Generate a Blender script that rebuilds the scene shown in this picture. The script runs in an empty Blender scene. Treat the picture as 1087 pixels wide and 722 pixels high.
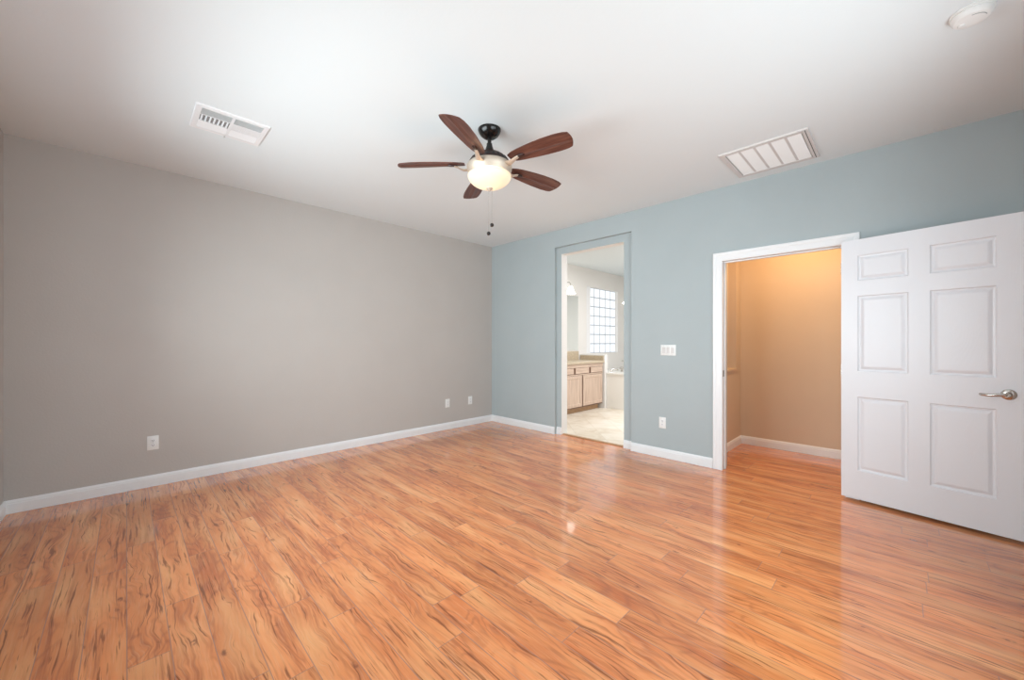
import bpy, bmesh, math, random
from mathutils import Vector, Matrix
C = bpy.context.scene.collection
S = bpy.context.scene
PI = math.pi
random.seed(4)

# ------------------------------------------------------------------ camera
F_PX, CXP, CYP, W, H = 410.1, 543.5, 363.4, 1087, 722
cam = bpy.data.cameras.new('camera'); camo = bpy.data.objects.new('camera', cam); C.objects.link(camo)
camo.location = (0, 0, 1.2396)
camo.rotation_euler = (math.radians(90), 0, math.radians(45.016 - 90))
cam.sensor_fit = 'HORIZONTAL'; cam.sensor_width = 36
cam.lens = F_PX / W * 36
cam.shift_y = (CYP - H / 2) / W
cam.clip_start = 0.05; cam.clip_end = 200
S.camera = camo

# ------------------------------------------------------------------ world, view, lights
wd = bpy.data.worlds.new('world'); S.world = wd; wd.use_nodes = True
wd.node_tree.nodes['Background'].inputs[0].default_value = (0.75, 0.86, 1.0, 1)
wd.node_tree.nodes['Background'].inputs[1].default_value = 1.0
S.view_settings.view_transform = 'Standard'; S.view_settings.look = 'None'
S.view_settings.exposure = 0.1; S.view_settings.gamma = 1.0; S.view_settings.use_curve_mapping = False

def area(name, loc, direction, sx, sy, energy, color, spread=180):
    d = bpy.data.lights.new(name, 'AREA'); d.shape = 'RECTANGLE'; d.size = sx; d.size_y = sy
    d.energy = energy; d.color = color; d.spread = math.radians(spread)
    o = bpy.data.objects.new(name, d); C.objects.link(o); o.location = loc
    o.rotation_euler = Vector(direction).to_track_quat('-Z', 'Y').to_euler()
    return o
def point(name, loc, energy, color, radius=.05):
    d = bpy.data.lights.new(name, 'POINT'); d.energy = energy; d.color = color; d.shadow_soft_size = radius
    o = bpy.data.objects.new(name, d); C.objects.link(o); o.location = loc
    return o
# fill lights just inside two added windows out of view, standing for daylight
area('side_window_fill', (-0.56, 2.45, 1.45), (1, 0, 0), 2.3, 1.25, 54, (0.80, 0.935, 0.98), 124)
area('rear_window_fill', (1.70, -0.69, 1.45), (0, 1, 0), 2.3, 1.25, 42, (0.80, 0.935, 0.98), 158)
# added bathroom fill light and warm hall lamp, both above the door heads
area('bathroom_fill_light', (5.8, 2.40, 2.66), (0, 0, -1), 0.7, 0.7, 54, (0.97, 0.98, 1.0))
area('hall_ceiling_light', (4.72, 0.72, 2.66), (0, 0, -1), 0.35, 0.35, 16, (1.0, 0.67, 0.34))

# ------------------------------------------------------------------ room numbers (metres)
YG, XB, XL, YR, ZC = 4.544, 4.091, -0.622, -0.75, 2.74
XB2 = XB + 0.115
REC = 0.046                       # recess round the bathroom opening

# ------------------------------------------------------------------ material helpers
def lin(c):
    return tuple(((v / 255) / 12.92 if v / 255 <= .04045 else ((v / 255 + .055) / 1.055) ** 2.4) for v in c) + (1,)
def mat(name, col, rough=.6, metal=0, bump=0, bscale=60, spec=.5, var=0, vscale=3, emit=None, estr=0, trans=0):
    m = bpy.data.materials.new(name); m.use_nodes = True
    nt = m.node_tree; b = nt.nodes['Principled BSDF']
    b.inputs['Base Color'].default_value = lin(col); b.inputs['Roughness'].default_value = rough
    b.inputs['Metallic'].default_value = metal; b.inputs['Specular IOR Level'].default_value = spec
    tc = nt.nodes.new('ShaderNodeTexCoord')
    if var:
        n = nt.nodes.new('ShaderNodeTexNoise'); n.inputs['Scale'].default_value = vscale; n.inputs['Detail'].default_value = 4
        nt.links.new(tc.outputs['Object'], n.inputs['Vector'])
        r = nt.nodes.new('ShaderNodeValToRGB')
        a = [max(0, v * (1 - var)) for v in lin(col)[:3]]; c = [min(1, v * (1 + var)) for v in lin(col)[:3]]
        r.color_ramp.elements[0].position = .3; r.color_ramp.elements[1].position = .7
        r.color_ramp.elements[0].color = (*a, 1); r.color_ramp.elements[1].color = (*c, 1)
        nt.links.new(n.outputs['Fac'], r.inputs[0]); nt.links.new(r.outputs[0], b.inputs['Base Color'])
    if bump:
        n = nt.nodes.new('ShaderNodeTexNoise'); n.inputs['Scale'].default_value = bscale; n.inputs['Detail'].default_value = 3
        nt.links.new(tc.outputs['Object'], n.inputs['Vector'])
        bp = nt.nodes.new('ShaderNodeBump'); bp.inputs['Strength'].default_value = bump; bp.inputs['Distance'].default_value = .004
        nt.links.new(n.outputs['Fac'], bp.inputs['Height']); nt.links.new(bp.outputs[0], b.inputs['Normal'])
    if emit:
        b.inputs['Emission Color'].default_value = lin(emit); b.inputs['Emission Strength'].default_value = estr
    if trans: b.inputs['Transmission Weight'].default_value = trans
    return m

M = {}
M['grey'] = mat('grey_wall_paint', (190, 184, 179), .75, bump=.22, bscale=75, var=.015)
M['blue'] = mat('blue_grey_wall_paint', (174, 183, 185), .75, bump=.22, bscale=75, var=.015)
M['tan'] = mat('tan_hall_paint', (212, 190, 166), .75, bump=.2, bscale=75, var=.015)
M['cream'] = mat('cream_bathroom_paint', (232, 229, 225), .7, bump=.15, bscale=75)
M['ceil'] = mat('white_ceiling_paint', (226, 232, 234), .85, bump=.12, bscale=60)
M['trim'] = mat('white_trim_enamel', (236, 236, 237), .38, var=.01)
M['plastic'] = mat('white_plastic', (236, 236, 234), .35, var=.01)
M['slot'] = mat('dark_slot', (40, 38, 36), .6, var=.05)
M['screw'] = mat('painted_screw', (205, 205, 203), .4, metal=.3)
M['chrome'] = mat('satin_nickel', (200, 196, 190), .22, metal=1, var=.02)
M['fan_nickel'] = mat('brushed_nickel', (204, 190, 174), .52, metal=.6, var=.04, vscale=30)
M['black'] = mat('oil_rubbed_black', (22, 19, 18), .22, metal=.2, var=.1)
M['darkbrown'] = mat('dark_bronze', (54, 32, 28), .35, metal=.2, var=.1)
M['grout'] = mat('glass_block_mortar', (178, 182, 188), .8, var=.04)
M['mirror'] = mat('mirror_glass', (235, 238, 236), .03, metal=1, var=.005)
M['counter'] = mat('beige_stone_counter', (196, 180, 156), .35, var=.14, vscale=38)
M['toe'] = mat('toe_kick_wood', (182, 146, 112), .5, var=.1, vscale=12)
M['tub'] = mat('white_acrylic_tub', (238, 236, 230), .2, var=.01)
M['gap'] = mat('dark_cabinet_gap', (88, 56, 40), .6, var=.1)
M['filter'] = mat('white_filter_louvre', (238, 240, 240), .5, var=.01)
M['grille'] = mat('grille_enamel', (214, 210, 208), .45, var=.01)
M['chain'] = mat('chain_metal', (150, 144, 138), .4, metal=.6, var=.02)
M['duct'] = mat('grey_duct_sheet', (160, 162, 162), .5, metal=.2, var=.05)
M['strike'] = mat('strike_plate_metal', (120, 110, 100), .35, metal=.9)
M['frame_w'] = mat('window_vinyl', (238, 238, 238), .4, var=.01)

def nodes(name):
    m = bpy.data.materials.new(name); m.use_nodes = True
    nt = m.node_tree; b = nt.nodes['Principled BSDF']
    return m, nt, b
class NB:
    """tiny node-graph writer"""
    def __init__(s, nt): s.nt = nt
    def n(s, t, **k):
        o = s.nt.nodes.new(t)
        for a, v in k.items(): setattr(o, a, v)
        return o
    def put(s, sock, v):
        if isinstance(v, (int, float)): sock.default_value = v
        elif isinstance(v, (tuple, list)): sock.default_value = v
        else: s.nt.links.new(v, sock)
    def m(s, op, a, b=None, c=None, clamp=False):
        o = s.n('ShaderNodeMath', operation=op, use_clamp=clamp)
        for i, v in enumerate((a, b, c)):
            if v is not None: s.put(o.inputs[i], v)
        return o.outputs[0]
    def xyz(s, x, y, z=0.0):
        o = s.n('ShaderNodeCombineXYZ')
        for i, v in enumerate((x, y, z)): s.put(o.inputs[i], v)
        return o.outputs[0]
    def noise(s, vec, scale, detail=2, rough=.5, dist=0):
        o = s.n('ShaderNodeTexNoise'); s.put(o.inputs['Vector'], vec)
        o.inputs['Scale'].default_value = scale; o.inputs['Detail'].default_value = detail
        o.inputs['Roughness'].default_value = rough; o.inputs['Distortion'].default_value = dist
        return o.outputs['Fac']
    def white(s, vec):
        o = s.n('ShaderNodeTexWhiteNoise', noise_dimensions='3D'); s.put(o.inputs['Vector'], vec); return o.outputs['Value']
    def ramp(s, fac, stops):
        o = s.n('ShaderNodeValToRGB'); cr = o.color_ramp
        while len(cr.elements) < len(stops): cr.elements.new(.5)
        for e, (p, c) in zip(cr.elements, stops):
            e.position = p; e.color = c if len(c) == 4 else lin(c)
        s.put(o.inputs[0], fac); return o.outputs[0]
    def mix(s, f, a, b, mode='MIX'):
        o = s.n('ShaderNodeMix', data_type='RGBA', blend_type=mode)
        s.put(o.inputs[0], f); s.put(o.inputs[6], a); s.put(o.inputs[7], b); return o.outputs[2]
    def mr(s, v, a, b, c=0, d=1):
        o = s.n('ShaderNodeMapRange', interpolation_type='SMOOTHSTEP')
        s.put(o.inputs[0], v)
        for i, q in enumerate((a, b, c, d)): s.put(o.inputs[i + 1], q)
        return o.outputs[0]

def floor_material():
    m, nt, b = nodes('laminate_plank_floor'); g = NB(nt)
    tc = g.n('ShaderNodeTexCoord'); sp = g.n('ShaderNodeSeparateXYZ'); nt.links.new(tc.outputs['Object'], sp.inputs[0])
    x, y = sp.outputs[0], sp.outputs[1]
    PW, PL = .127, 1.22
    xs = g.m('DIVIDE', g.m('ADD', x, 10.03), PW); row = g.m('FLOOR', xs); fx = g.m('FRACT', xs)
    off = g.white(g.xyz(row, 3.3, 1.7))
    ys = g.m('ADD', g.m('DIVIDE', g.m('ADD', y, 20.0), PL), off); col = g.m('FLOOR', ys); fy = g.m('FRACT', ys)
    idv = g.white(g.xyz(row, col, .5)); idw = g.white(g.xyz(col, row, 7.5))
    sh = g.m('MULTIPLY', idv, 37.0)
    # slow warp makes the figure wander
    warp = g.m('MULTIPLY', g.m('SUBTRACT', g.noise(g.xyz(g.m('MULTIPLY', x, 5.0), g.m('MULTIPLY', y, 2.4), sh), 1.0, 3), .5), g.mr(g.noise(g.xyz(g.m('MULTIPLY', x, 4.0), g.m('MULTIPLY', y, .8), g.m('ADD', sh, 3.0)), 1.0, 1), .45, .62, .03, .15))
    xw = g.m('ADD', x, warp)
    # cathedral figure: contour bands of a stretched noise field
    fld = g.noise(g.xyz(g.m('MULTIPLY', xw, 7.0), g.m('MULTIPLY', y, 1.7), sh), 1.0, 2, .45, .5)
    rings = g.m('FRACT', g.m('MULTIPLY', fld, 11.0))
    ringl = g.m('SUBTRACT', 1.0, g.mr(g.m('ABSOLUTE', g.m('SUBTRACT', rings, .5)), 0, .30))
    grain = g.noise(g.xyz(g.m('MULTIPLY', xw, 58.0), g.m('MULTIPLY', y, 1.9), sh), 1.0, 5, .6)
    fine = g.noise(g.xyz(g.m('MULTIPLY', xw, 260.0), g.m('MULTIPLY', y, 9.0), sh), 1.0, 2, .5)
    tone = g.noise(g.xyz(g.m('MULTIPLY', x, 9.0), g.m('MULTIPLY', y, 1.6), g.m('ADD', sh, 5.0)), 1.0, 3, .5)
    base = g.ramp(tone, [(.25, (202, 113, 66)), (.5, (229, 145, 90)), (.78, (243, 177, 120))])
    base = g.mix(g.m('MULTIPLY', g.mr(grain, .44, .70, 0, 1), g.mr(g.noise(g.xyz(g.m('MULTIPLY', x, 10.0), g.m('MULTIPLY', y, 1.3), g.m('ADD', sh, 9.0)), 1.0, 2), .35, .62, .18, .75)), base, lin((160, 86, 52)))
    base = g.mix(g.m('MULTIPLY', ringl, g.mr(tone, .40, .56, .42, .06)), base, lin((160, 92, 62)))
    base = g.mix(g.mr(fine, .5, .75, 0, .22), base, lin((238, 190, 150)))
    # short dark mineral streaks
    st = g.noise(g.xyz(g.m('MULTIPLY', xw, 80.0), g.m('MULTIPLY', y, 3.0), g.m('ADD', sh, 11.0)), 1.0, 3, .6, .4)
    base = g.mix(g.mr(st, .575, .67, 0, .78), base, lin((122, 66, 38)))
    # knots
    v = g.n('ShaderNodeTexVoronoi'); nt.links.new(g.xyz(g.m('MULTIPLY', xw, 9.0), g.m('MULTIPLY', y, 4.2), sh), v.inputs['Vector'])
    v.inputs['Scale'].default_value = 1.0
    kn = g.m('SUBTRACT', 1.0, g.mr(v.outputs['Distance'], .04, .13))
    kn = g.m('MULTIPLY', kn, g.mr(g.noise(g.xyz(g.m('MULTIPLY', x, 60.0), g.m('MULTIPLY', y, 40.0), 0.0), 1.0, 2), .35, .6))
    base = g.mix(g.m('MULTIPLY', kn, .75), base, lin((104, 58, 40)))
    # plank to plank tone
    pl = g.ramp(idw, [(0, (.88, .86, .84, 1)), (.5, (.98, .97, .96, 1)), (1, (1.06, 1.05, 1.03, 1))])
    base = g.mix(1.0, base, pl, 'MULTIPLY')
    ex = g.m('MULTIPLY', g.m('MINIMUM', fx, g.m('SUBTRACT', 1.0, fx)), PW)
    ey = g.m('MULTIPLY', g.m('MINIMUM', fy, g.m('SUBTRACT', 1.0, fy)), PL)
    e = g.m('MINIMUM', ex, ey); seam = g.m('SUBTRACT', 1.0, g.mr(e, .0007, .0026))
    base = g.mix(g.m('MULTIPLY', seam, .7), base, lin((146, 116, 106)))
    nt.links.new(base, b.inputs['Base Color'])
    rg = g.mr(g.noise(g.xyz(x, y, 0.0), 3.0, 3), .3, .7, .17, .24)
    nt.links.new(rg, b.inputs['Roughness'])
    b.inputs['Specular IOR Level'].default_value = .22
    b.inputs['Coat Weight'].default_value = .75; b.inputs['Coat Roughness'].default_value = .06
    hgt = g.m('ADD', g.m('MULTIPLY', seam, -1.0), g.m('MULTIPLY', grain, .18))
    hgt = g.m('ADD', hgt, g.m('MULTIPLY', g.m('SUBTRACT', idw, .5), 0.0))
    bp = g.n('ShaderNodeBump'); bp.inputs['Strength'].default_value = .16; bp.inputs['Distance'].default_value = .0012
    nt.links.new(hgt, bp.inputs['Height']); nt.links.new(bp.outputs[0], b.inputs['Normal'])
    return m
M['floor'] = floor_material()

def tile_material():
    m, nt, b = nodes('cream_floor_tile'); g = NB(nt)
    tc = g.n('ShaderNodeTexCoord'); sp = g.n('ShaderNodeSeparateXYZ'); nt.links.new(tc.outputs['Object'], sp.inputs[0])
    x, y = sp.outputs[0], sp.outputs[1]
    u = g.m('MULTIPLY', g.m('ADD', x, y), .7071 / .33); w = g.m('MULTIPLY', g.m('SUBTRACT', x, y), .7071 / .33)
    fu, fw = g.m('FRACT', g.m('ADD', u, 50.2)), g.m('FRACT', g.m('ADD', w, 50.4))
    idn = g.white(g.xyz(g.m('FLOOR', g.m('ADD', u, 50.2)), g.m('FLOOR', g.m('ADD', w, 50.4)), 1.0))
    e = g.m('MINIMUM', g.m('MINIMUM', fu, g.m('SUBTRACT', 1.0, fu)), g.m('MINIMUM', fw, g.m('SUBTRACT', 1.0, fw)))
    seam = g.m('SUBTRACT', 1.0, g.mr(e, .008, .02))
    n = g.noise(tc.outputs['Object'], 5.0, 5, .6, .6)
    c = g.ramp(g.m('ADD', g.m('MULTIPLY', n, .8), g.m('MULTIPLY', idn, .2)), [(.3, (210, 196, 174)), (.5, (230, 220, 204)), (.72, (238, 231, 220))])
    c = g.mix(g.m('MULTIPLY', seam, .45), c, lin((196, 184, 164)))
    nt.links.new(c, b.inputs['Base Color']); b.inputs['Roughness'].default_value = .35
    return m
M['tile'] = tile_material()

def wood_material(name, c0, c1, c2, axis, rough=.42, sc=(60, 3)):
    """axis = index of the object axis the grain runs along"""
    m, nt, b = nodes(name); g = NB(nt)
    tc = g.n('ShaderNodeTexCoord'); sp = g.n('ShaderNodeSeparateXYZ'); nt.links.new(tc.outputs['Object'], sp.inputs[0])
    o = [g.m('MULTIPLY', sp.outputs[i], float(sc[1] if i == axis else sc[0])) for i in range(3)]
    n = g.noise(g.xyz(*o), 1.0, 5, .6, .3)
    c = g.ramp(n, [(.3, c0), (.5, c1), (.72, c2)])
    nt.links.new(c, b.inputs['Base Color']); b.inputs['Roughness'].default_value = rough
    bp = g.n('ShaderNodeBump'); bp.inputs['Strength'].default_value = .1; bp.inputs['Distance'].default_value = .001
    nt.links.new(n, bp.inputs['Height']); nt.links.new(bp.outputs[0], b.inputs['Normal'])
    return m
M['blade'] = wood_material('mahogany_fan_blade', (60, 32, 27), (92, 54, 44), (124, 80, 66), 0, .38, (55, 4))
M['maple'] = wood_material('pickled_maple_upright', (186, 160, 142), (206, 182, 164), (220, 198, 180), 2, .45, (40, 3))
M['maple_h'] = wood_material('pickled_maple_level', (186, 160, 142), (204, 180, 162), (218, 196, 178), 0, .45, (40, 3))

def door_material():
    m, nt, b = nodes('moulded_door_enamel'); g = NB(nt)
    b.inputs['Base Color'].default_value = lin((232, 232, 236)); b.inputs['Roughness'].default_value = .36
    tc = g.n('ShaderNodeTexCoord'); sp = g.n('ShaderNodeSeparateXYZ'); nt.links.new(tc.outputs['Object'], sp.inputs[0])
    f = g.noise(g.xyz(g.m('MULTIPLY', sp.outputs[0], 7.0), 0.0, g.m('MULTIPLY', sp.outputs[2], 1.3)), 1.0, 2, .5, .4)
    r = g.m('ABSOLUTE', g.m('SUBTRACT', g.m('FRACT', g.m('MULTIPLY', f, 26.0)), .5))
    n2 = g.noise(g.xyz(g.m('MULTIPLY', sp.outputs[0], 160.0), 0.0, g.m('MULTIPLY', sp.outputs[2], 6.0)), 1.0, 3)
    bp = g.n('ShaderNodeBump'); bp.inputs['Strength'].default_value = .32; bp.inputs['Distance'].default_value = .0014
    nt.links.new(g.m('ADD', g.m('MULTIPLY', r, .8), n2), bp.inputs['Height']); nt.links.new(bp.outputs[0], b.inputs['Normal'])
    return m
M['door'] = door_material()

def glow(name, col, strength, mixbase=(240, 238, 230)):
    m, nt, b = nodes(name)
    b.inputs['Base Color'].default_value = lin(mixbase); b.inputs['Roughness'].default_value = .4
    b.inputs['Emission Color'].default_value = lin(col); b.inputs['Emission Strength'].default_value = strength
    return m
M['bath_glow'] = glow('sconce_glass', (255, 250, 240), 4.0)
M['pane'] = glow('glowing_pane', (225, 238, 255), 1.0)  # panes of the added windows, glowing to stand for daylight

def bowl_material():
    m, nt, b = nodes('alabaster_bowl_glass'); g = NB(nt)
    n = g.noise(g.n('ShaderNodeTexCoord').outputs['Object'], 6.0, 3)
    b.inputs['Base Color'].default_value = lin((222, 208, 184)); b.inputs['Roughness'].default_value = .35
    em = g.ramp(n, [(.3, (255, 226, 186)), (.7, (255, 234, 204))])
    nt.links.new(em, b.inputs['Emission Color']); b.inputs['Emission Strength'].default_value = .30
    tr = g.n('ShaderNodeBsdfTranslucent'); tr.inputs[0].default_value = lin((255, 238, 214))
    mx = g.n('ShaderNodeMixShader'); mx.inputs[0].default_value = .008
    nt.links.new(b.outputs[0], mx.inputs[1]); nt.links.new(tr.outputs[0], mx.inputs[2])
    nt.links.new(mx.outputs[0], nt.nodes['Material Output'].inputs[0])
    return m
M['bowl'] = bowl_material()

def block_material():
    """daylit glass block: bright, with a wavy pressed pattern and a darker rim"""
    m, nt, b = nodes('daylit_glass_block'); g = NB(nt)
    n = g.noise(g.n('ShaderNodeTexCoord').outputs['Object'], 14.0, 3, .6, 1.0)
    c = g.ramp(n, [(.25, (232, 240, 248)), (.6, (252, 254, 255))])
    b.inputs['Base Color'].default_value = lin((96, 102, 106)); b.inputs['Roughness'].default_value = .12
    sp = g.n('ShaderNodeSeparateXYZ'); nt.links.new(g.n('ShaderNodeTexCoord').outputs['Object'], sp.inputs[0])
    bl = g.m('ABSOLUTE', g.m('SUBTRACT', g.m('FRACT', g.m('MULTIPLY', sp.outputs[2], 24.0)), .5))
    c = g.mix(g.mr(bl, .28, .5, 0, .5), c, lin((205, 212, 220)))      # blind slats seen through the glass
    nt.links.new(c, b.inputs['Emission Color']); b.inputs['Emission Strength'].default_value = 1.0
    bp = g.n('ShaderNodeBump'); bp.inputs['Strength'].default_value = .5; bp.inputs['Distance'].default_value = .01
    nt.links.new(n, bp.inputs['Height']); nt.links.new(bp.outputs[0], b.inputs['Normal'])
    return m
M['block'] = block_material()

# ------------------------------------------------------------------ mesh helpers
def box(bm, x0, x1, y0, y1, z0, z1, bevel=0, mi=0):
    vs = [bm.verts.new((x, y, z)) for x in (x0, x1) for y in (y0, y1) for z in (z0, z1)]
    idx = [(0, 1, 3, 2), (4, 6, 7, 5), (0, 4, 5, 1), (2, 3, 7, 6), (0, 2, 6, 4), (1, 5, 7, 3)]
    fs = [bm.faces.new([vs[i] for i in f]) for f in idx]
    for f in fs: f.material_index = mi
    if bevel:
        es = list({e for f in fs for e in f.edges})
        bmesh.ops.bevel(bm, geom=es, offset=bevel, segments=2, affect='EDGES', profile=.5)
    return fs
def lathe(bm, prof, seg=48, center=(0, 0, 0), axis='Z', cap=True):
    cx, cy, cz = center; rings = []
    for r, h in prof:
        ring = []
        for i in range(seg):
            a = 2 * PI * i / seg; u, v = r * math.cos(a), r * math.sin(a)
            p = {'Z': (u, v, h), 'X': (h, u, v), 'Y': (u, h, v)}[axis]
            ring.append(bm.verts.new((p[0] + cx, p[1] + cy, p[2] + cz)))
        rings.append(ring)
    for a, b_ in zip(rings, rings[1:]):
        for i in range(seg):
            j = (i + 1) % seg; bm.faces.new((a[i], a[j], b_[j], b_[i]))
    if cap:
        bm.faces.new(rings[0][::-1]); bm.faces.new(rings[-1])
    return rings
def tube(bm, pts, rad, seg=12):
    pts = [Vector(p) for p in pts]; n = len(pts); rings = []
    rads = rad if isinstance(rad, (list, tuple)) else [rad] * n
    up = Vector((0, 0, 1)); prev = None
    for i, p in enumerate(pts):
        t = (pts[min(i + 1, n - 1)] - pts[max(i - 1, 0)]).normalized()
        if prev is None:
            a = t.cross(up); a = a if a.length > .01 else t.cross(Vector((1, 0, 0)))
        else: a = prev - t * prev.dot(t)
        a.normalize(); prev = a; b_ = t.cross(a)
        rings.append([bm.verts.new(p + (a * math.cos(2 * PI * k / seg) + b_ * math.sin(2 * PI * k / seg)) * rads[i]) for k in range(seg)])
    for r0, r1 in zip(rings, rings[1:]):
        for k in range(seg):
            j = (k + 1) % seg; bm.faces.new((r0[k], r0[j], r1[j], r1[k]))
    bm.faces.new(rings[0][::-1]); bm.faces.new(rings[-1])
def obj(name, bm, material, parent=None, smooth=False, loc=None, autosmooth=None):
    bmesh.ops.recalc_face_normals(bm, faces=bm.faces[:])
    me = bpy.data.meshes.new(name); bm.to_mesh(me); bm.free()
    for m in (material if isinstance(material, list) else [material]): me.materials.append(m)
    if smooth or autosmooth:
        for p in me.polygons: p.use_smooth = True
    if autosmooth: me.set_sharp_from_angle(angle=math.radians(autosmooth))
    o = bpy.data.objects.new(name, me); C.objects.link(o)
    if parent: o.parent = parent
    if loc: o.location = loc
    return o
def thing(name, label, cat, loc=(0, 0, 0), rotz=0, group=None, kind=None):
    o = bpy.data.objects.new(name, None); C.objects.link(o); o.empty_display_size = .1
    o.location = loc; o.rotation_euler = (0, 0, rotz); return tag(o, label, cat, group, kind)
def tag(o, label, cat, group=None, kind=None):
    o['label'] = label; o['category'] = cat
    if group: o['group'] = group
    if kind: o['kind'] = kind
    return o
def struct(name, bm, m, label, cat, **k):
    return tag(obj(name, bm, m, **k), label, cat, kind='structure')
def dup(root, loc, rotz=None, label=None):
    r = root.copy(); C.objects.link(r); r.location = loc
    if rotz is not None: r.rotation_euler = (0, 0, rotz)
    if label: r['label'] = label
    for ch in list(root.children):
        c = ch.copy(); C.objects.link(c); c.parent = r
        for g in list(ch.children):
            d = g.copy(); C.objects.link(d); d.parent = c
    return r
B = bmesh.new

# ------------------------------------------------------------------ room shell
bm = B(); box(bm, XL - .15, 5.52, YR - .15, YG + .15, -.10, 0)
# the plank floor stops at the bathroom threshold, so it is built as two slabs of one floor
bm.free(); bm = B()
box(bm, XL, XB + .10, YR, YG, -.10, 0)
box(bm, XB + .10, 5.36, -1.2, 1.50, -.10, 0)
struct('floor', bm, M['floor'], 'glossy orange-brown wood laminate plank floor running into the hall', 'floor')
bm = B(); box(bm, XB + .10, 8.5, 1.62, 4.62, -.10, 0.004)
struct('floor_bathroom', bm, M['tile'], 'cream diagonal tile floor seen through the bathroom opening', 'floor')
bm = B(); box(bm, XL - .12, 8.5, -1.32, YG + .12, ZC, ZC + .12)
struct('ceiling', bm, M['ceil'], 'smooth white ceiling above the room', 'ceiling')

bm = B(); box(bm, XL - .12, XB + .06, YG, YG + .12, 0, ZC)
struct('wall_left', bm, M['grey'], 'long blank warm grey wall on the left of the photo', 'wall')

def wall_with_openings(ax, p0, p1, us, zs, holes):
    """ax: 'x' wall plane spans x, thickness in y; holes = set of (ui, zi)"""
    bm = B()
    for i in range(len(us) - 1):
        for j in range(len(zs) - 1):
            if (i, j) in holes: continue
            if ax == 'x': box(bm, us[i], us[i + 1], p0, p1, zs[j], zs[j + 1])
            else: box(bm, p0, p1, us[i], us[i + 1], zs[j], zs[j + 1])
    return bm
bm = wall_with_openings('y', XL - .12, XL, [YR - .12, 1.25, 3.65, YG + .12], [0, .8, 2.2, ZC], {(1, 1)})
struct('wall_side', bm, M['grey'], 'grey wall meeting the long grey wall at the far left edge', 'wall')
bm = wall_with_openings('x', YR - .12, YR, [XL, .50, 2.90, XB], [0, .8, 2.2, ZC], {(1, 1)})
struct('wall_rear', bm, M['grey'], 'grey wall with an added window behind the camera', 'wall')

def added_window(name, axis, p, a0, a1, z0, z1, label):  # unseen window, added and placed for the room's light
    """vinyl window added to light the room: frame, centre mullion, glowing panes"""
    fr = B(); t = .05
    def bx(bm_, u0, u1, q0, q1, w0, w1):
        if axis == 'y': box(bm_, p - q1, p - q0, u0, u1, w0, w1)
        else: box(bm_, u0, u1, p - q1, p - q0, w0, w1)
    for u0, u1, w0, w1 in ((a0, a0 + t, z0, z1), (a1 - t, a1, z0, z1), (a0, a1, z0, z0 + t), (a0, a1, z1 - t, z1),
                           ((a0 + a1) / 2 - .03, (a0 + a1) / 2 + .03, z0, z1)):
        bx(fr, u0, u1, .04, .09, w0, w1)
    o = struct(name, fr, M['frame_w'], label, 'window')
    for u0, u1 in ((a0 + t, (a0 + a1) / 2 - .03), ((a0 + a1) / 2 + .03, a1 - t)):
        q = B(); bx(q, u0, u1, .06, .07, z0 + t, z1 - t); obj('pane', q, M['pane'], o)
    return o
added_window('added_window_1', 'y', XL, 1.25, 3.65, .8, 2.2, 'white two-pane window added in the grey side wall, out of frame, to light the room')
added_window('added_window_2', 'x', YR, .50, 2.90, .8, 2.2, 'white two-pane window added in the rear wall, out of frame, to light the room')

# blue-grey wall with the bathroom opening (shallow recess round it) and the hall doorway
ys = [YR - .12, .29, 1.215, 2.162, 2.280, 3.198, 3.275, YG]
zs = [0, 2.035, 2.420, 2.512, ZC]
XB3 = 4.26                        # back of the thicker wall at the bathroom
bm = B()
for i in range(7):
    for j in range(4):
        if i == 1 and j == 0: continue
        if i == 4 and j < 2: continue
        rec = (i in (3, 5) and j < 3) or (i == 4 and j == 2)
        for f in box(bm, XB + (REC if rec else 0), XB2 if i < 2 else XB3, ys[i], ys[i + 1], zs[j], zs[j + 1]):
            c = f.calc_center_median(); n = f.normal
            f.normal_update(); n = f.normal
            if abs(n.x) > .5: mi = 0 if c.x < XB + .07 else (1 if c.y < 1.5 else 2)
            else: mi = 2 if (rec and (2.27 < c.y < 3.205) and c.z < 2.425) else 0
            f.material_index = mi
struct('wall_right', bm, [M['blue'], M['tan'], M['cream']], 'pale blue-grey wall with two openings on the right', 'wall')

# hall beyond the open door
HX, HY = 5.355, 1.375
bm = B(); box(bm, HX, HX + .12, -1.2, HY + .12, 0, ZC)
struct('wall_hall_back', bm, M['tan'], 'tan wall facing the open door', 'wall')
bm = B()
nx0, nx1, nz0 = 4.80, 5.175, .925
box(bm, XB2, nx0, HY, HY + .14, 0, ZC); box(bm, nx1, HX, HY, HY + .14, 0, ZC)
box(bm, nx0, nx1, HY, HY + .14, 0, nz0); box(bm, nx0, nx1, HY + .11, HY + .14, nz0, ZC)
box(bm, nx0, 5.00, HY + .04, HY + .11, nz0, ZC)
box(bm, nx0 - .0, nx1 + .01, HY - .018, HY + .11, nz0 - .02, nz0 + .004)
struct('wall_hall_left', bm, M['tan'], 'tan hall wall with a tall niche above a ledge', 'wall')
bm = B(); box(bm, XB, HX + .12, -1.32, -1.2, 0, ZC)
struct('wall_hall_end', bm, M['tan'], 'tan hall end wall hidden behind the open door', 'wall')

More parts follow.
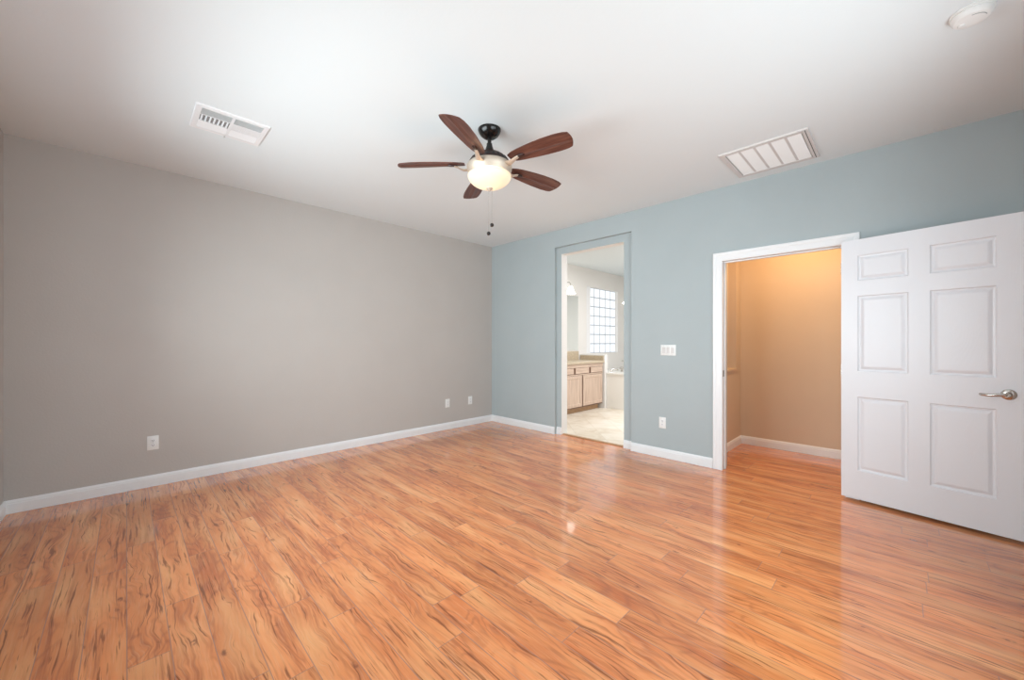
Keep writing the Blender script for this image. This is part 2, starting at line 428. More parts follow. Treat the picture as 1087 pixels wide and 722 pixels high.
# bathroom shell
BY, BX = 4.46, 8.35
wx0, wx1, wz0, wz1 = 6.59, 7.814, 1.015, 2.375
bm = wall_with_openings('x', BY, BY + .14, [XB3, wx0, wx1, BX + .1], [0, wz0, wz1, ZC], {(1, 1)})
struct('wall_bathroom_back', bm, M['cream'], 'cream bathroom wall holding the glass block window', 'wall')
bm = B(); box(bm, BX, BX + .1, 1.62, BY, 0, ZC)
struct('wall_bathroom_right', bm, M['cream'], 'cream bathroom end wall past the tub', 'wall')
bm = B(); box(bm, XB3, BX, 1.52, 1.62, 0, ZC)
struct('wall_bathroom_front', bm, M['cream'], 'cream bathroom wall hidden right of the opening', 'wall')

# ------------------------------------------------------------------ baseboards and casings
BH, BT = .096, .014
def base_profile():
    return [(0, 0), (BT, 0), (BT, BH * .72), (BT * .8, BH * .76), (BT * .8, BH * .84), (BT * .45, BH * .95), (BT * .3, BH), (0, BH)]
def baseboard(name, p0, p1, inward, label, m0=0, m1=0):
    """profile swept from p0 to p1, thickness towards inward; m0/m1 = mitre sign at each end"""
    p0, p1, n = Vector((*p0, 0)), Vector((*p1, 0)), Vector((*inward, 0)); t = (p1 - p0).normalized()
    bm = B(); rows = []
    for p, mm, s in ((p0, m0, 1), (p1, m1, -1)):
        rows.append([bm.verts.new(p + n * d + t * (s * mm * d) + Vector((0, 0, z + .0005))) for d, z in base_profile()])
    k = len(rows[0])
    for i in range(k):
        j = (i + 1) % k; bm.faces.new((rows[0][i], rows[0][j], rows[1][j], rows[1][i]))
    bm.faces.new(rows[0]); bm.faces.new(rows[1])
    return struct(name, bm, M['trim'], label, 'baseboard')
baseboard('baseboard_left', (XL, YG), (XB, YG), (0, -1), 'white baseboard along the long grey wall', 1, 1)
baseboard('baseboard_side', (XL, YG), (XL, YR), (1, 0), 'white baseboard at the far left edge of the photo', 1, 1)
baseboard('baseboard_rear', (XL, YR), (XB, YR), (0, 1), 'white baseboard of the rear wall behind the camera', 1, 1)
baseboard('baseboard_corner', (XB, YG), (XB, 3.275), (-1, 0), 'short white baseboard between the room corner and the bathroom opening', 1, 0)
baseboard('baseboard_recess_left', (XB + REC, 3.275), (XB + REC, 3.198), (-1, 0), 'tiny white baseboard left of the bathroom opening')
baseboard('baseboard_recess_right', (XB + REC, 2.280), (XB + REC, 2.162), (-1, 0), 'tiny white baseboard right of the bathroom opening')
baseboard('baseboard_middle', (XB, 2.162), (XB, 1.292), (-1, 0), 'white baseboard between the bathroom opening and the door casing')
baseboard('baseboard_door_side', (XB, .205), (XB, YR), (-1, 0), 'white baseboard hidden behind the open door', 0, 1)
baseboard('baseboard_hall_left', (XB2, HY), (HX, HY), (0, -1), 'short white baseboard under the hall niche', 0, 1)
baseboard('baseboard_hall_back', (HX, HY), (HX, -1.2), (-1, 0), 'white baseboard along the tan hall wall', 1, 0)

# door casing: stepped profile, mitred head
DY0, DY1, DZ = .300, 1.206, 2.024      # clear opening
bm = B()
CW = .084
prof = [(0, 0), (0, .009), (.012, .013), (.05, .013), (.06, .017), (CW - .004, .018), (CW, .014), (CW, 0)]   # (from opening, thickness)
def pt(q, d, y_side, z_top, side):
    pass
path = [(DY1, 0, 1, 0), (DY1, DZ, 1, 1), (DY0, DZ, -1, 1), (DY0, 0, -1, 0)]
rows = []
for y, z, sy_, sz in path:
    rows.append([bm.verts.new((XB - h, y + sy_ * d, z + (sz * d if sz else .0005))) for d, h in prof])
for r0, r1 in zip(rows, rows[1:]):
    for i in range(len(prof)):
        j = (i + 1) % len(prof); bm.faces.new((r0[i], r0[j], r1[j], r1[i]))
bm.faces.new(rows[0]); bm.faces.new(rows[-1])
struct('trim_1', bm, M['trim'], 'white door casing round the hall doorway', 'door casing')
bm = B(); t = .009
box(bm, XB - .004, XB2 + .004, DY1, DY1 + t, .0005, DZ + t); box(bm, XB - .004, XB2 + .004, DY0 - t, DY0, .0005, DZ + t)
box(bm, XB - .004, XB2 + .004, DY0, DY1, DZ, DZ + t)
box(bm, XB + .045, XB + .08, DY1 - .011, DY1, .0005, DZ, .002); box(bm, XB + .045, XB + .08, DY0, DY0 + .011, .0005, DZ, .002)
box(bm, XB + .045, XB + .08, DY0 + .011, DY1 - .011, DZ - .011, DZ, .002)
tr2 = struct('trim_2', bm, M['trim'], 'white door jamb with stop inside the hall doorway', 'door jamb')
bm = B(); box(bm, XB + .012, XB + .04, DY1 - .0015, DY1, .905, .965, .0005); obj('strike_plate', bm, M['strike'], tr2)['label'] = 'dark metal strike plate'
bm = B(); box(bm, XB + .070, XB + .108, 2.282, 3.196, .0005, .011, .003)
struct('trim_3', bm, M['toe'], 'brown threshold strip where the planks meet the bathroom tile', 'threshold')

# ------------------------------------------------------------------ the open six-panel door
DW, DT = .885, .035
u = Vector((-0.18649, -0.98246, 0)); ang = math.atan2(u.y, u.x)
door = thing('door_1', 'white six-panel door standing open against the blue-grey wall', 'door', (4.036, .323, 0), ang, kind='structure')
# local frame: x along the leaf, +y towards the wall, front (camera) face at y=0
def door_leaf():
    bm = B(); z0, z1 = .022, 2.038
    xs = [0, .099, .380, .485, .776, DW]
    zz = [z0, .243, .817, 1.014, 1.600, 1.716, 1.914, z1]
    for side in (0, 1):
        Y = 0 if side == 0 else DT; s = 1 if side == 0 else -1
        for i in range(5):
            for j in range(7):
                a, b_, c, d = xs[i], xs[i + 1], zz[j], zz[j + 1]
                if i in (1, 3) and j in (1, 3, 5):
                    loops = []
                    for ins, dep in ((0, 0), (.007, .010), (.017, .0115), (.021, .010), (.033, .0035), (.040, .0018)):
                        loops.append([bm.verts.new((px, Y + s * dep, pz)) for px, pz in ((a + ins, c + ins), (b_ - ins, c + ins), (b_ - ins, d - ins), (a + ins, d - ins))])
                    for l0, l1 in zip(loops, loops[1:]):
                        for k in range(4):
                            m_ = (k + 1) % 4; bm.faces.new((l0[k], l0[m_], l1[m_], l1[k]))
                    bm.faces.new(loops[-1])
                else:
                    bm.faces.new([bm.verts.new((px, Y, pz)) for px, pz in ((a, c), (b_, c), (b_, d), (a, d))])
    for a, b_, c, d in ((0, 0, z0, z1), (DW, DW, z0, z1)):
        bm.faces.new([bm.verts.new(p) for p in ((a, 0, c), (a, DT, c), (a, DT, d), (a, 0, d))])
    for z in (z0, z1):
        bm.faces.new([bm.verts.new(p) for p in ((0, 0, z), (DW, 0, z), (DW, DT, z), (0, DT, z))])
    bmesh.ops.remove_doubles(bm, verts=bm.verts[:], dist=1e-5)
    return bm
obj('door_leaf', door_leaf(), M['door'], door)
# lever handle, centre 0.82 along, 0.913 up
def rosette(s):
    bm = B(); Y = 0 if s < 0 else DT
    lathe(bm, [(.033, Y), (.033, Y + s * .004), (.029, Y + s * .008), (.016, Y + s * .010), (.0125, Y + s * .014), (.0115, Y + s * .042), (.014, Y + s * .046), (.015, Y + s * .056), (.011, Y + s * .060)], 32, (.822, 0, .914), 'Y')
    return bm
def lever(s):
    bm = B(); Y = (0 if s < 0 else DT) + s * .051
    tube(bm, [(.822, Y, .914), (.805, Y, .9145), (.785, Y + s * .003, .912), (.76, Y + s * .004, .908), (.735, Y, .906), (.718, Y - s * .008, .907), (.713, Y - s * .016, .908)],
         [.0115, .011, .010, .0095, .0095, .0095, .008], 14)
    return bm
for s in (-1, 1):
    h = obj('door_handle', rosette(s), M['chrome'], door, autosmooth=40); h['label'] = 'satin nickel lever handle'
    obj('lever', lever(s), M['chrome'], h, smooth=True)
for z in (.22, 1.02, 1.83):
    bm = B(); lathe(bm, [(.006, z - .045), (.006, z + .045)], 16, (-.007, DT + .001, 0)); box(bm, -.002, .0, .004, DT, z - .044, z + .044)
    obj('hinge', bm, M['chrome'], door, autosmooth=40)['label'] = 'nickel hinge'

# ------------------------------------------------------------------ ceiling fan
fan = thing('ceiling_fan', 'five-blade brown ceiling fan with lit bowl hanging from the ceiling', 'ceiling fan', (1.816, 2.042, 0))
bm = B(); lathe(bm, [(.081, 2.7395), (.081, 2.735), (.077, 2.723), (.064, 2.701), (.044, 2.685), (.026, 2.679), (.020, 2.678)], 48)
obj('canopy', bm, M['black'], fan, autosmooth=40)['label'] = 'glossy black canopy'
bm = B(); lathe(bm, [(.0135, 2.682), (.0135, 2.645), (.019, 2.641), (.021, 2.625), (.029, 2.600), (.031, 2.572)], 32)
obj('downrod', bm, M['black'], fan, autosmooth=40)
bm = B(); lathe(bm, [(.03, 2.575), (.065, 2.568), (.100, 2.552), (.125, 2.530), (.141, 2.505), (.150, 2.487)], 64)
hs = obj('motor_cap', bm, M['darkbrown'], fan, autosmooth=35); hs['label'] = 'dark brown vented motor cap'
bm = B()
for k in range(24):
    a = 2 * PI * k / 24
    v = [Matrix.Rotation(a, 4, 'Z') @ Vector(p) for p in ((.141, -.010, 2.5055), (.141, .010, 2.5055), (.1255, .007, 2.530), (.1255, -.007, 2.530))]
    w = [p * 1 + Vector((math.cos(a) * .0015, math.sin(a) * .0015, .0008)) for p in v]
    vs = [bm.verts.new(p) for p in w]; bm.faces.new(vs)
    vi = [bm.verts.new(p) for p in v]; bm.faces.new(vi[::-1])
    for i in range(4): bm.faces.new((vs[i], vs[(i + 1) % 4], vi[(i + 1) % 4], vi[i]))
obj('motor_vent', bm, M['slot'], hs)
bm = B(); lathe(bm, [(.151, 2.490), (.158, 2.483), (.160, 2.473), (.158, 2.457), (.151, 2.440), (.143, 2.428), (.142, 2.422), (.146, 2.419)], 64)
obj('motor_housing', bm, M['fan_nickel'], fan, autosmooth=35)['label'] = 'brushed nickel motor housing'
# bowl: shell of glass, open at the top
bm = B()
def bowlprof(off):
    out = []
    for i in range(15):
        t_ = i / 14 * PI / 2 * .96
        out.append(((.152 - off) * math.cos(t_) ** .92, 2.410 - (.083 - off) * math.sin(t_) ** 1.12))
    return out
lathe(bm, [(.146, 2.416), (.152, 2.415)] + bowlprof(0), 64, cap=False)
bowl = obj('glass_bowl', bm, M['bowl'], fan, smooth=True); bowl['label'] = 'lit frosted cream glass bowl'
bm = B(); lathe(bm, [(.020, 2.330), (.024, 2.326), (.021, 2.320), (.011, 2.314), (.008, 2.309), (.004, 2.305)], 32)
obj('finial', bm, M['fan_nickel'], fan, autosmooth=50)['label'] = 'nickel finial under the bowl'
# blades, outline: (radius, low side, high side)
RB = .655
def outline(r):
    s_ = (r - .175) / (RB - .175)
    pts = [(0, .030), (.08, .046), (.2, .056), (.4, .066), (.6, .073), (.8, .075), (.93, .070), (1, .060)]
    for (a, wa), (b_, wb) in zip(pts, pts[1:]):
        if s_ <= b_ + 1e-6:
            k = (s_ - a) / (b_ - a); return wa + (wb - wa) * k
    return .05
def blade_mesh():
    bm = B(); NU, NV = 30, 10; top, bot = [], []
    for i in range(NU + 1):
        rt, rb = [], []
        for j in range(NV + 1):
            v_ = j / NV * 2 - 1
            s_ = i / NU
            tip = RB - .009 * (1 + v_) - .016 * v_ * v_                  # slanted, slightly rounded tip
            r = .175 + s_ * (tip - .175)
            w = outline(.175 + s_ * (RB - .175)) * v_
            z = -.010 * abs(v_) ** 2 * 0 - .006 * (1 - min(1, abs(v_) / .12)) * min(1, s_ * 4) * (1 if s_ < .97 else 0)
            z -= .012 * s_ * s_
            rt.append(bm.verts.new((r, w, z + .006))); rb.append(bm.verts.new((r, w, z)))
        top.append(rt); bot.append(rb)
    for g_ in (top, bot):
        for i in range(NU):
            for j in range(NV): bm.faces.new((g_[i][j], g_[i + 1][j], g_[i + 1][j + 1], g_[i][j + 1]))
    for i in range(NU):
        for j in (0, NV): bm.faces.new((top[i][j], top[i + 1][j], bot[i + 1][j], bot[i][j]))
    for j in range(NV):
        for i in (0, NU): bm.faces.new((top[i][j], top[i][j + 1], bot[i][j + 1], bot[i][j]))
    return bm
def bracket_mesh():
    """arched arm that sweeps out of the housing and ends in a cap under the blade"""
    bm = B(); rows = []
    pa = [(.118, .062, -.018), (.150, .054, -.034), (.180, .042, -.036), (.205, .032, -.028), (.225, .026, -.017), (.248, .022, -.010)]
    for r, w, z in pa:
        rows.append([bm.verts.new(p) for p in ((r, -w * .55, z), (r, -w * .35, z - .006), (r, w * .35, z - .006), (r, w * .55, z), (r, w * .4, z + .004), (r, -w * .4, z + .004))])
    for r0, r1 in zip(rows, rows[1:]):
        for k in range(6):
            j = (k + 1) % 6; bm.faces.new((r0[k], r0[j], r1[j], r1[k]))
    bm.faces.new(rows[0]); bm.faces.new(rows[-1])
    return bm
def pad_mesh():
    bm = B(); n = 20
    rings = []
    for z, k in ((-.0002, 1), (-.006, 1), (-.009, .8)):
        rings.append([bm.verts.new((.262 + .034 * k * math.cos(2 * PI * i / n), .0135 * k * math.sin(2 * PI * i / n), z - .004)) for i in range(n)])
    for a, b_ in zip(rings, rings[1:]):
        for i in range(n): bm.faces.new((a[i], a[(i + 1) % n], b_[(i + 1) % n], b_[i]))
    bm.faces.new(rings[0]); bm.faces.new(rings[-1])
    return bm
bl0 = br0 = pd0 = None
for k in range(5):
    a = math.radians(-152.2 + 72 * k)
    rot = Matrix.Rotation(a, 4, 'Z') @ Matrix.Rotation(math.radians(12.5), 4, 'X').inverted()
    if bl0 is None:
        bl0 = obj('blade', blade_mesh(), M['blade'], fan, autosmooth=40); br0 = obj('bracket', bracket_mesh(), M['fan_nickel'], bl0, autosmooth=50); pd0 = obj('bracket_cap', pad_mesh(), M['darkbrown'], bl0, autosmooth=50)
        o = bl0
    else:
        o = bl0.copy(); C.objects.link(o); o.parent = fan
        for ch in (br0, pd0):
            c_ = ch.copy(); C.objects.link(c_); c_.parent = o
    o.matrix_local = Matrix.Translation((0, 0, 2.492)) @ rot
# pull chains with dark bead weights
for (dx, dy), z in (((.018, -.006), 2.070), ((-.004, .004), 2.008)):
    bm = B(); tube(bm, [(dx, dy, 2.335), (dx, dy, z + .01)], .0008, 6)
    for q in range(12): 
        zz_ = 2.32 - q * (2.32 - z) / 12; lathe(bm, [(.0004, zz_ - .002), (.0014, zz_), (.0004, zz_ + .002)], 8, (dx, dy, 0))
    ch = obj('pull_chain', bm, M['chain'], fan)
    bm = B(); bmesh.ops.create_uvsphere(bm, u_segments=20, v_segments=14, radius=.0135, matrix=Matrix.Translation((dx, dy, z)))
    obj('chain_weight', bm, M['black'], ch, smooth=True)['label'] = 'round black chain weight'
lp = point('fan_lamp', (1.816, 2.042, 2.372), 8, (1.0, .84, .62), .03)

# ------------------------------------------------------------------ supply register (left vent)
sv = thing('ceiling_register', 'small white slatted air register in the ceiling over the grey wall side', 'ceiling vent', (.512, 3.275, ZC), group=None)
# local: x along the long side, z down from the ceiling
LX, LY = .203, .182
bm = B()
def ring_frame(bm, X, Y, w, z0, z1, ch=.004):
    o_ = [(-X, -Y), (X, -Y), (X, Y), (-X, Y)]; i_ = [(-X + w, -Y + w), (X - w, -Y + w), (X - w, Y - w), (-X + w, Y - w)]
    A = [bm.verts.new((*p, z0)) for p in o_]; A2 = [bm.verts.new((p[0] * (1 - ch / X), p[1] * (1 - ch / Y), z1)) for p in o_]
    I2 = [bm.verts.new((*p, z1)) for p in i_]; I = [bm.verts.new((*p, z0)) for p in i_]
    for a, b_ in ((A, A2), (A2, I2), (I2, I), (I, A)):
        for k in range(4): bm.faces.new((a[k], a[(k + 1) % 4], b_[(k + 1) % 4], b_[k]))
ring_frame(bm, LX, LY, .034, 0, -.009)
box(bm, -.008, .008, -LY + .03, LY - .03, -.009, -.001)
box(bm, -LX + .03, LX - .03, -.058, -.050, -.008, -.001); box(bm, -LX + .03, LX - .03, .040, .048, -.008, -.001)
obj('register_frame', bm, M['trim'], sv)
bm = B(); box(bm, -LX + .03, LX - .03, -LY + .03, LY - .03, -.0015, -.0003)
obj('duct_opening', bm, M['duct'], sv)['label'] = 'grey duct opening behind the slats'
def slat(bm, cx, cy, lx, ly, tilt, ax):
    """thin blade centred at cx,cy; ax = axis it runs along"""
    hw = .0062; t_ = .0007
    c, s_ = math.cos(tilt), math.sin(tilt)
    pts = []
    for a, b_ in ((-hw, -t_), (hw, -t_), (hw, t_), (-hw, t_)):
        p, q = a * c - b_ * s_, a * s_ + b_ * c
        pts.append((p, q - .0065))
    L = lx if ax == 'x' else ly; rows = []
    for e in (-L / 2, L / 2):
        rows.append([bm.verts.new((cx + e, cy + p, q) if ax == 'x' else (cx + p, cy + e, q)) for p, q in pts])
    for k in range(4):
        j = (k + 1) % 4; bm.faces.new((rows[0][k], rows[0][j], rows[1][j], rows[1][k]))
    bm.faces.new(rows[0]); bm.faces.new(rows[1])
for sx in (-1, 1):
    cx = sx * (.008 + .169) / 2; wdt = .160
    bm = B()
    for q in range(7): slat(bm, cx, -.145 + q * .0133, wdt, 0, math.radians(52), 'x')
    obj('slat_bank', bm, M['filter'], sv)['label'] = 'grey-looking angled slats'
    bm = B()
    n_ = 14 if sx > 0 else 7
    for q in range(n_): slat(bm, cx - wdt / 2 + (q + .5) * wdt / n_, -.005, 0, .088, math.radians(10 if sx > 0 else -60), 'y')
    obj('fin_bank', bm, M['trim'], sv)
    bm = B()
    for q in range(7): slat(bm, cx, .056 + q * .0135, wdt, 0, math.radians(-22), 'x')
    obj('slat_bank', bm, M['trim'], sv)
bm = B(); box(bm, -.012, -.004, LY - .012, LY + .004, -.016, -.006, .001)
obj('damper_lever', bm, M['screw'], sv)

# ------------------------------------------------------------------ return grille (right vent)
rg = thing('return_air_grille', 'large square white return air grille with five louvred sections near the blue-grey wall', 'ceiling vent', (3.650, .735, ZC))
RX, RY = .290, .290
bm = B(); ring_frame(bm, RX, RY, .040, 0, -.012, .003)
for q in range(1, 5):
    y_ = -RY + .04 + q * (2 * RY - .08) / 5
    box(bm, -RX + .04, RX - .04, y_ - .0085, y_ + .0085, -.0075, -.002)
obj('grille_frame', bm, M['grille'], rg)
for q in range(5):
    bm = B(); y0 = -RY + .04 + q * (2 * RY - .08) / 5 + .0085; y1 = y0 + (2 * RY - .08) / 5 - .017
    nn = 36
    for i in range(nn):
        xx = -RX + .04 + (i + .5) * (2 * RX - .08) / nn
        v = [(xx - .0065, -.003), (xx + .0050, -.009), (xx + .0058, -.0082), (xx - .0055, -.0022)]
        rows = [[bm.verts.new((a, y, z)) for a, z in v] for y in (y0, y1)]
        for k in range(4): bm.faces.new((rows[0][k], rows[0][(k + 1) % 4], rows[1][(k + 1) % 4], rows[1][k]))
    box(bm, -RX + .04, RX - .04, y0, y1, -.0018, -.0004)
    obj('louvre_panel', bm, M['filter'], rg)
bm = B(); box(bm, -RX + .012, RX - .012, -RY + .0195, -RY + .0235, -.0126, -.0118)
obj('hinge_gap', bm, M['slot'], rg)['label'] = 'dark gap along the hinged edge'
for sx in (-1, 1):
    bm = B(); lathe(bm, [(.005, -.0155), (.006, -.013), (.006, -.0115)], 12, (sx * .12, RY - .02, 0))
    obj('latch_screw', bm, M['screw'], rg)

# ------------------------------------------------------------------ smoke detector
sd = thing('smoke_detector', 'round white smoke detector on the ceiling at the top right corner', 'smoke detector', (2.715, -.235, ZC))
bm = B(); lathe(bm, [(.070, 0), (.070, -.010), (.067, -.012)], 64); obj('mounting_base', bm, M['plastic'], sd, autosmooth=35)
bm = B(); lathe(bm, [(.064, -.012), (.066, -.016), (.064, -.028), (.056, -.037), (.042, -.040), (.020, -.041)], 64)
obj('detector_body', bm, M['plastic'], sd, autosmooth=35)
bm = B(); tube(bm, [(.044 * math.cos(math.radians(a)), .044 * math.sin(math.radians(a)), -.0402) for a in range(175, 256, 8)], .0014, 8)
obj('sounder_slot', bm, M['duct'], sd)
bm = B(); lathe(bm, [(.012, -.0405), (.011, -.0435), (.008, -.0445)], 24, (.012, .030, 0)); obj('test_button', bm, M['plastic'], sd, autosmooth=40)

# ------------------------------------------------------------------ wall outlets and switch
def outlet(name, label, loc, rotz, group):
    """local: plate in the xz plane, front towards -y"""
    t_ = thing(name, label, 'outlet', loc, rotz, group)
    bm = B(); box(bm, -.037, .037, -.006, 0, -.060, .060, .0025); obj('cover_plate', bm, M['plastic'], t_, autosmooth=40)
    for s in (-1, 1):
        bm = B(); cz = s * .0195
        ring = lambda k, yy: [bm.verts.new((.0172 * k * math.cos(2 * PI * i / 24), yy, cz + max(-.0135, min(.0135, .0172 * math.sin(2 * PI * i / 24))) * k)) for i in range(24)]
        r0, r1 = ring(1, -.0055), ring(.96, -.0078)
        for i in range(24): bm.faces.new((r0[i], r0[(i + 1) % 24], r1[(i + 1) % 24], r1[i]))
        bm.faces.new(r1); rc = obj('receptacle', bm, M['trim'], t_)
        bm = B(); box(bm, -.0075, -.0052, -.0083, -.0074, cz - .002, cz + .0065); box(bm, .0052, .0075, -.0083, -.0074, cz - .002, cz + .0065)
        box(bm, -.0022, .0022, -.0083, -.0074, cz - .0095, cz - .0055)
        obj('slot', bm, M['slot'], rc)
    bm = B(); lathe(bm, [(.0032, -.0070), (.0035, -.0058)], 12, axis='Y'); obj('screw', bm, M['screw'], t_)
    return t_
o1 = outlet('wall_outlet', 'white duplex outlet low on the grey wall, leftmost near the left edge', (.165, YG, .373), 0, 'outlets low on the walls')
dup(o1, (3.241, YG, .372), label='white outlet on the grey wall, left of the pair near the room corner')
dup(o1, (3.652, YG, .370), label='white outlet on the grey wall closest to the room corner')
dup(o1, (XB, 1.798, .373), PI * 1.5, label='white outlet on the blue-grey wall below the light switch')
sw = thing('light_switch', 'white three-gang light switch plate on the blue-grey wall between the openings', 'light switch', (XB, 1.735, 1.155), PI * 1.5)
bm = B(); box(bm, -.081, .081, -.006, 0, -.057, .057, .0025); obj('switch_plate', bm, M['plastic'], sw, autosmooth=40)
for k in (-1, 0, 1):
    bm = B(); cx = k * .046
    box(bm, cx - .0165, cx + .0165, -.0085, -.0055, -.033, .033, .001); obj('rocker', bm, M['grille'], sw)
    for z in (-.045, .045):
        bm = B(); lathe(bm, [(.003, -.0070), (.0033, -.0058)], 10, (cx, 0, z), 'Y'); obj('screw', bm, M['screw'], sw)

# ------------------------------------------------------------------ bathroom: glass block window
bm = B(); PYB = 4.53
box(bm, wx0, 6.743, PYB - .06, PYB + .02, wz0, wz1, .004)
box(bm, 6.743, wx1, PYB + .004, PYB + .02, wz0, wz1)
wb = struct('window_3', bm, M['trim'], 'bright glass block window over the bathroom tub', 'window')
cw, rh = (wx1 - 6.743) / 5, (wz1 - wz0) / 7
bm = B(); box(bm, 6.745, wx1 - .002, PYB - .004, PYB + .004, wz0 + .002, wz1 - .002); obj('mortar_grid', bm, M['grout'], wb)
blk = None
for i in range(5):
    for j in range(7):
        cx, cz = 6.743 + (i + .5) * cw, wz0 + (j + .5) * rh
        if blk is None:
            bm = B(); a, b_ = cw / 2 - .019, rh / 2 - .010
            loops = [[bm.verts.new((sx * (a - k), yy, sz * (b_ - k))) for sx, sz in ((-1, -1), (1, -1), (1, 1), (-1, 1))] for k, yy in ((0, 0), (.003, -.012), (.014, -.018), (.02, -.016))]
            for l0, l1 in zip(loops, loops[1:]):
                for k in range(4): bm.faces.new((l0[k], l0[(k + 1) % 4], l1[(k + 1) % 4], l1[k]))
            bm.faces.new(loops[-1]); blk = obj('glass_block', bm, M['block'], wb); o = blk
        else:
            o = blk.copy(); C.objects.link(o); o.parent = wb
        o.location = (cx, PYB - .004, cz)

# ------------------------------------------------------------------ vanity
VX0, VX1, VYF = 4.75, 6.345, 3.93
van = thing('vanity_cabinet', 'pale maple bathroom vanity cabinet under the beige countertop', 'cabinet', (VX0, VYF, 0))
L = VX1 - VX0; D = BY - VYF
bm = B(); box(bm, 0, L, .016, D - .002, .095, .858); obj('body', bm, M['maple'], van)
bm = B(); box(bm, 0, L - .05, .08, D - .02, .005, .095); obj('toe_kick', bm, M['toe'], van)
bm = B(); box(bm, 0, L, 0, .016, .795, .858)
box(bm, 0, L, 0.004, .016, .66, .68); obj('face_frame', bm, M['maple_h'], van)
def door_front(bm, a, b_, c, d, rail=.05):
    loops = []
    for ins, yy in ((0, .016), (0, 0), (.003, -.003), (rail, -.003), (rail + .006, .004), (rail + .02, .004)):
        loops.append([bm.verts.new((px, yy, pz)) for px, pz in ((a + ins, c + ins), (b_ - ins, c + ins), (b_ - ins, d - ins), (a + ins, d - ins))])
    for l0, l1 in zip(loops, loops[1:]):
        for k in range(4): bm.faces.new((l0[k], l0[(k + 1) % 4], l1[(k + 1) % 4], l1[k]))
    bm.faces.new(loops[-1])
bm = B(); box(bm, .005, L - .005, .012, .0155, .10, .80); obj('reveal_gap', bm, M['gap'], van)['label'] = 'dark gaps between the fronts'
e = [5.27 - VX0 - .5]
dr = [(5.70, 6.325), (5.13, 5.665), (4.77, 5.095)]
for a, b_ in dr:
    bm = B(); door_front(bm, a - VX0, b_ - VX0, .115, .655); obj('cabinet_door', bm, M['maple'], van)
for a, b_ in ((5.945, 6.325), (5.475, 5.885), (5.10, 5.425), (4.77, 5.05)):
    bm = B(); box(bm, a - VX0, b_ - VX0, -.003, .016, .69, .79, .003); obj('drawer', bm, M['maple_h'], van)
ct = thing('vanity_countertop', 'beige stone countertop with backsplash on the vanity', 'countertop', (VX0, VYF, 0))
bm = B(); box(bm, 0, VX1 + .012 - VX0, -.025, D, .859, .899, .006); obj('counter_slab', bm, M['counter'], ct)
bm = B(); box(bm, 0, 6.29 - VX0, D - .022, D - .002, .899, 1.065, .002); obj('backsplash', bm, M['counter'], ct)
bm = B(); box(bm, VX1 - .008 - VX0, VX1 + .010 - VX0, -.01, D - .024, .899, .985, .002); obj('side_splash', bm, M['counter'], ct)
bm = B(); box(bm, 6.358, 6.458, 3.90, BY, .004, 1.005, .006)
struct('wall_pony', bm, M['cream'], 'short white half wall between the vanity and the tub', 'wall')
# mirror
mr_ = B(); box(mr_, 4.75, 6.288, BY - .008, BY - .001, 1.085, 2.14, .001)
tag(obj('wall_mirror', mr_, M['mirror']), 'frameless mirror above the vanity', 'mirror')
# sconce with bell shade
sc = thing('wall_sconce', 'lit white bell-shaped glass sconce above the vanity mirror', 'wall lamp', (5.82, BY, 2.215))
bm = B(); lathe(bm, [(.045, -.0), (.045, -.010), (.03, -.018)], 32, (-.06, 0, .06), 'Y'); obj('back_plate', bm, M['chrome'], sc, autosmooth=40)
bm = B(); tube(bm, [(-.06, -.015, .06), (-.06, -.06, .10), (-.05, -.12, .135), (-.02, -.16, .13), (0, -.17, .095), (0, -.17, .06)], .007, 12); obj('arm', bm, M['chrome'], sc, smooth=True)
bm = B(); lathe(bm, [(.024, .06), (.034, .052), (.048, .02), (.058, -.02), (.082, -.062), (.094, -.078), (.090, -.080), (.05, -.02), (.02, .04)], 40, (0, -.17, 0))
obj('bell_shade', bm, M['bath_glow'], sc, smooth=True)['label'] = 'white glass bell shade'
# small glowing ball put in as a bright spot by the opening's right edge
sl = thing('wall_bright_spot', 'tiny glowing ball put in as a bright spot on the bathroom wall right of the glass blocks', 'wall lamp', (8.02, BY, 2.13))
bm = B(); lathe(bm, [(.035, 0), (.035, -.012), (.02, -.02)], 24, axis='Y'); obj('spot_base', bm, M['chrome'], sl, autosmooth=40)
bm = B(); bmesh.ops.create_uvsphere(bm, u_segments=20, v_segments=12, radius=.026, matrix=Matrix.Translation((0, -.04, 0))); obj('glow_ball', bm, M['bath_glow'], sl, smooth=True)

# ------------------------------------------------------------------ tub
tb = thing('bathtub', 'white built-in bathtub below the glass block window', 'bathtub', (6.46, 2.75, 0))
bm = B()
TL, TW, TZ = BX - 6.46 - .002, BY - 2.75 - .002, .665
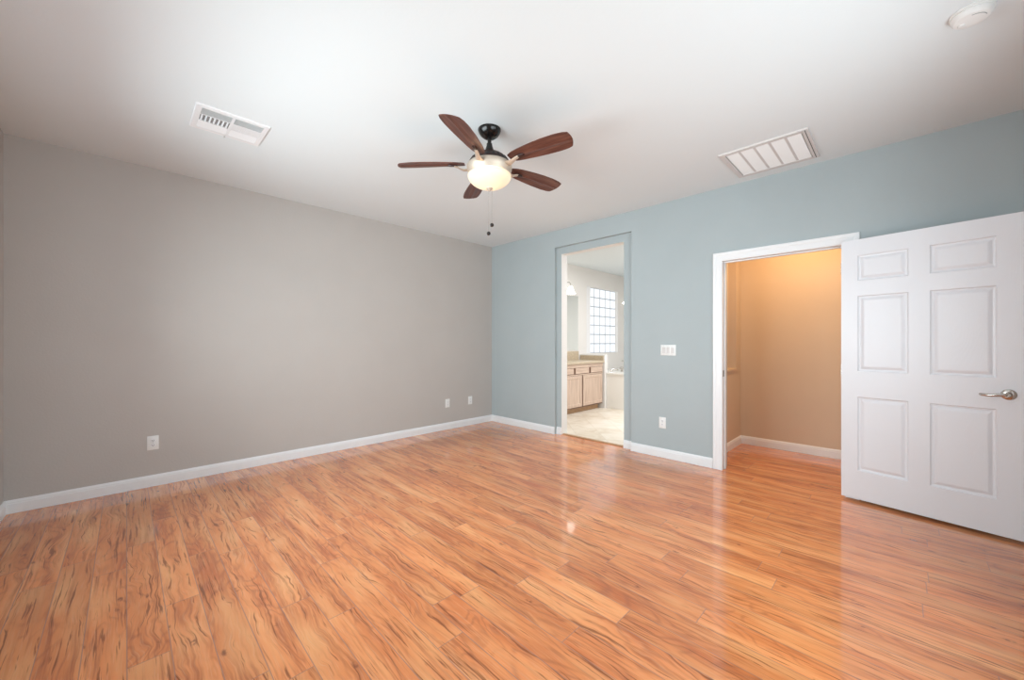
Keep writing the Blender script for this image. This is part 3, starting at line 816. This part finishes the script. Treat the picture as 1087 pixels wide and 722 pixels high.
# deck with an oval basin
n = 40; cx, cy = TL / 2 + .1, TW / 2
outer, inner = [], []
def rect_pt(a):
    c, s_ = math.cos(a), math.sin(a); k = min((TL / 2) / max(abs(c), 1e-6), (TW / 2) / max(abs(s_), 1e-6)); return (TL / 2 + k * c, TW / 2 + k * s_)
angs = sorted([2 * PI * i / n for i in range(n)] + [math.atan2(sy_ * TW, sx_ * TL) % (2 * PI) for sx_ in (-1, 1) for sy_ in (-1, 1)])
loops = []
loops.append([(*rect_pt(a), .004) for a in angs])
loops.append([(*rect_pt(a), TZ - .01) for a in angs])
loops.append([(TL / 2 + (rect_pt(a)[0] - TL / 2) * .992, TW / 2 + (rect_pt(a)[1] - TW / 2) * .992, TZ) for a in angs])
for k, z in ((1, TZ), (.97, TZ + .008), (.93, TZ - .01), (.82, TZ - .25), (.66, TZ - .42), (.3, TZ - .45)):
    loops.append([(TL / 2 + .08 + (TL / 2 - .26) * k * math.cos(a), TW / 2 - .12 + (TW / 2 - .30) * k * math.sin(a), z) for a in angs])
vl = [[bm.verts.new(p) for p in l] for l in loops]
for l0, l1 in zip(vl, vl[1:]):
    for i in range(len(angs)): bm.faces.new((l0[i], l0[(i + 1) % len(angs)], l1[(i + 1) % len(angs)], l1[i]))
bm.faces.new(vl[-1])
obj('tub_shell', bm, M['tub'], tb, autosmooth=35)
bm = B(); box(bm, -.045, .0, .0, 3.90 - 2.75 - .002, .004, TZ - .004, .004); box(bm, -.06, -.002, 0, 3.90 - 2.75 - .002, TZ - .03, TZ + .002, .006)
obj('apron', bm, M['tub'], tb)
fc = thing('tub_faucet', 'chrome tub filler and round handle on the tub deck', 'faucet', (6.78, 3.92, TZ + .0015))
bm = B(); lathe(bm, [(.026, .0), (.026, .012), (.017, .02), (.017, .05)], 24, (-.05, .06, 0))
tube(bm, [(-.06, .07, .038), (-.02, .03, .042), (.02, -.01, .038), (.045, -.035, .022)], [.017, .019, .017, .014], 14)
obj('spout', bm, M['chrome'], fc, autosmooth=50)
bm = B(); lathe(bm, [(.03, 0), (.03, .01), (.014, .018), (.014, .04), (.045, .05), (.05, .065), (.045, .08), (.02, .09)], 28, (.09, -.09, 0)); obj('round_handle', bm, M['chrome'], fc, autosmooth=45)
bm = B(); tube(bm, [(.13, -.13, 0), (.13, -.13, .12), (.125, -.125, .18), (.10, -.10, .215), (.085, -.085, .20)], .008, 12); obj('hand_shower', bm, M['chrome'], fc, smooth=True)
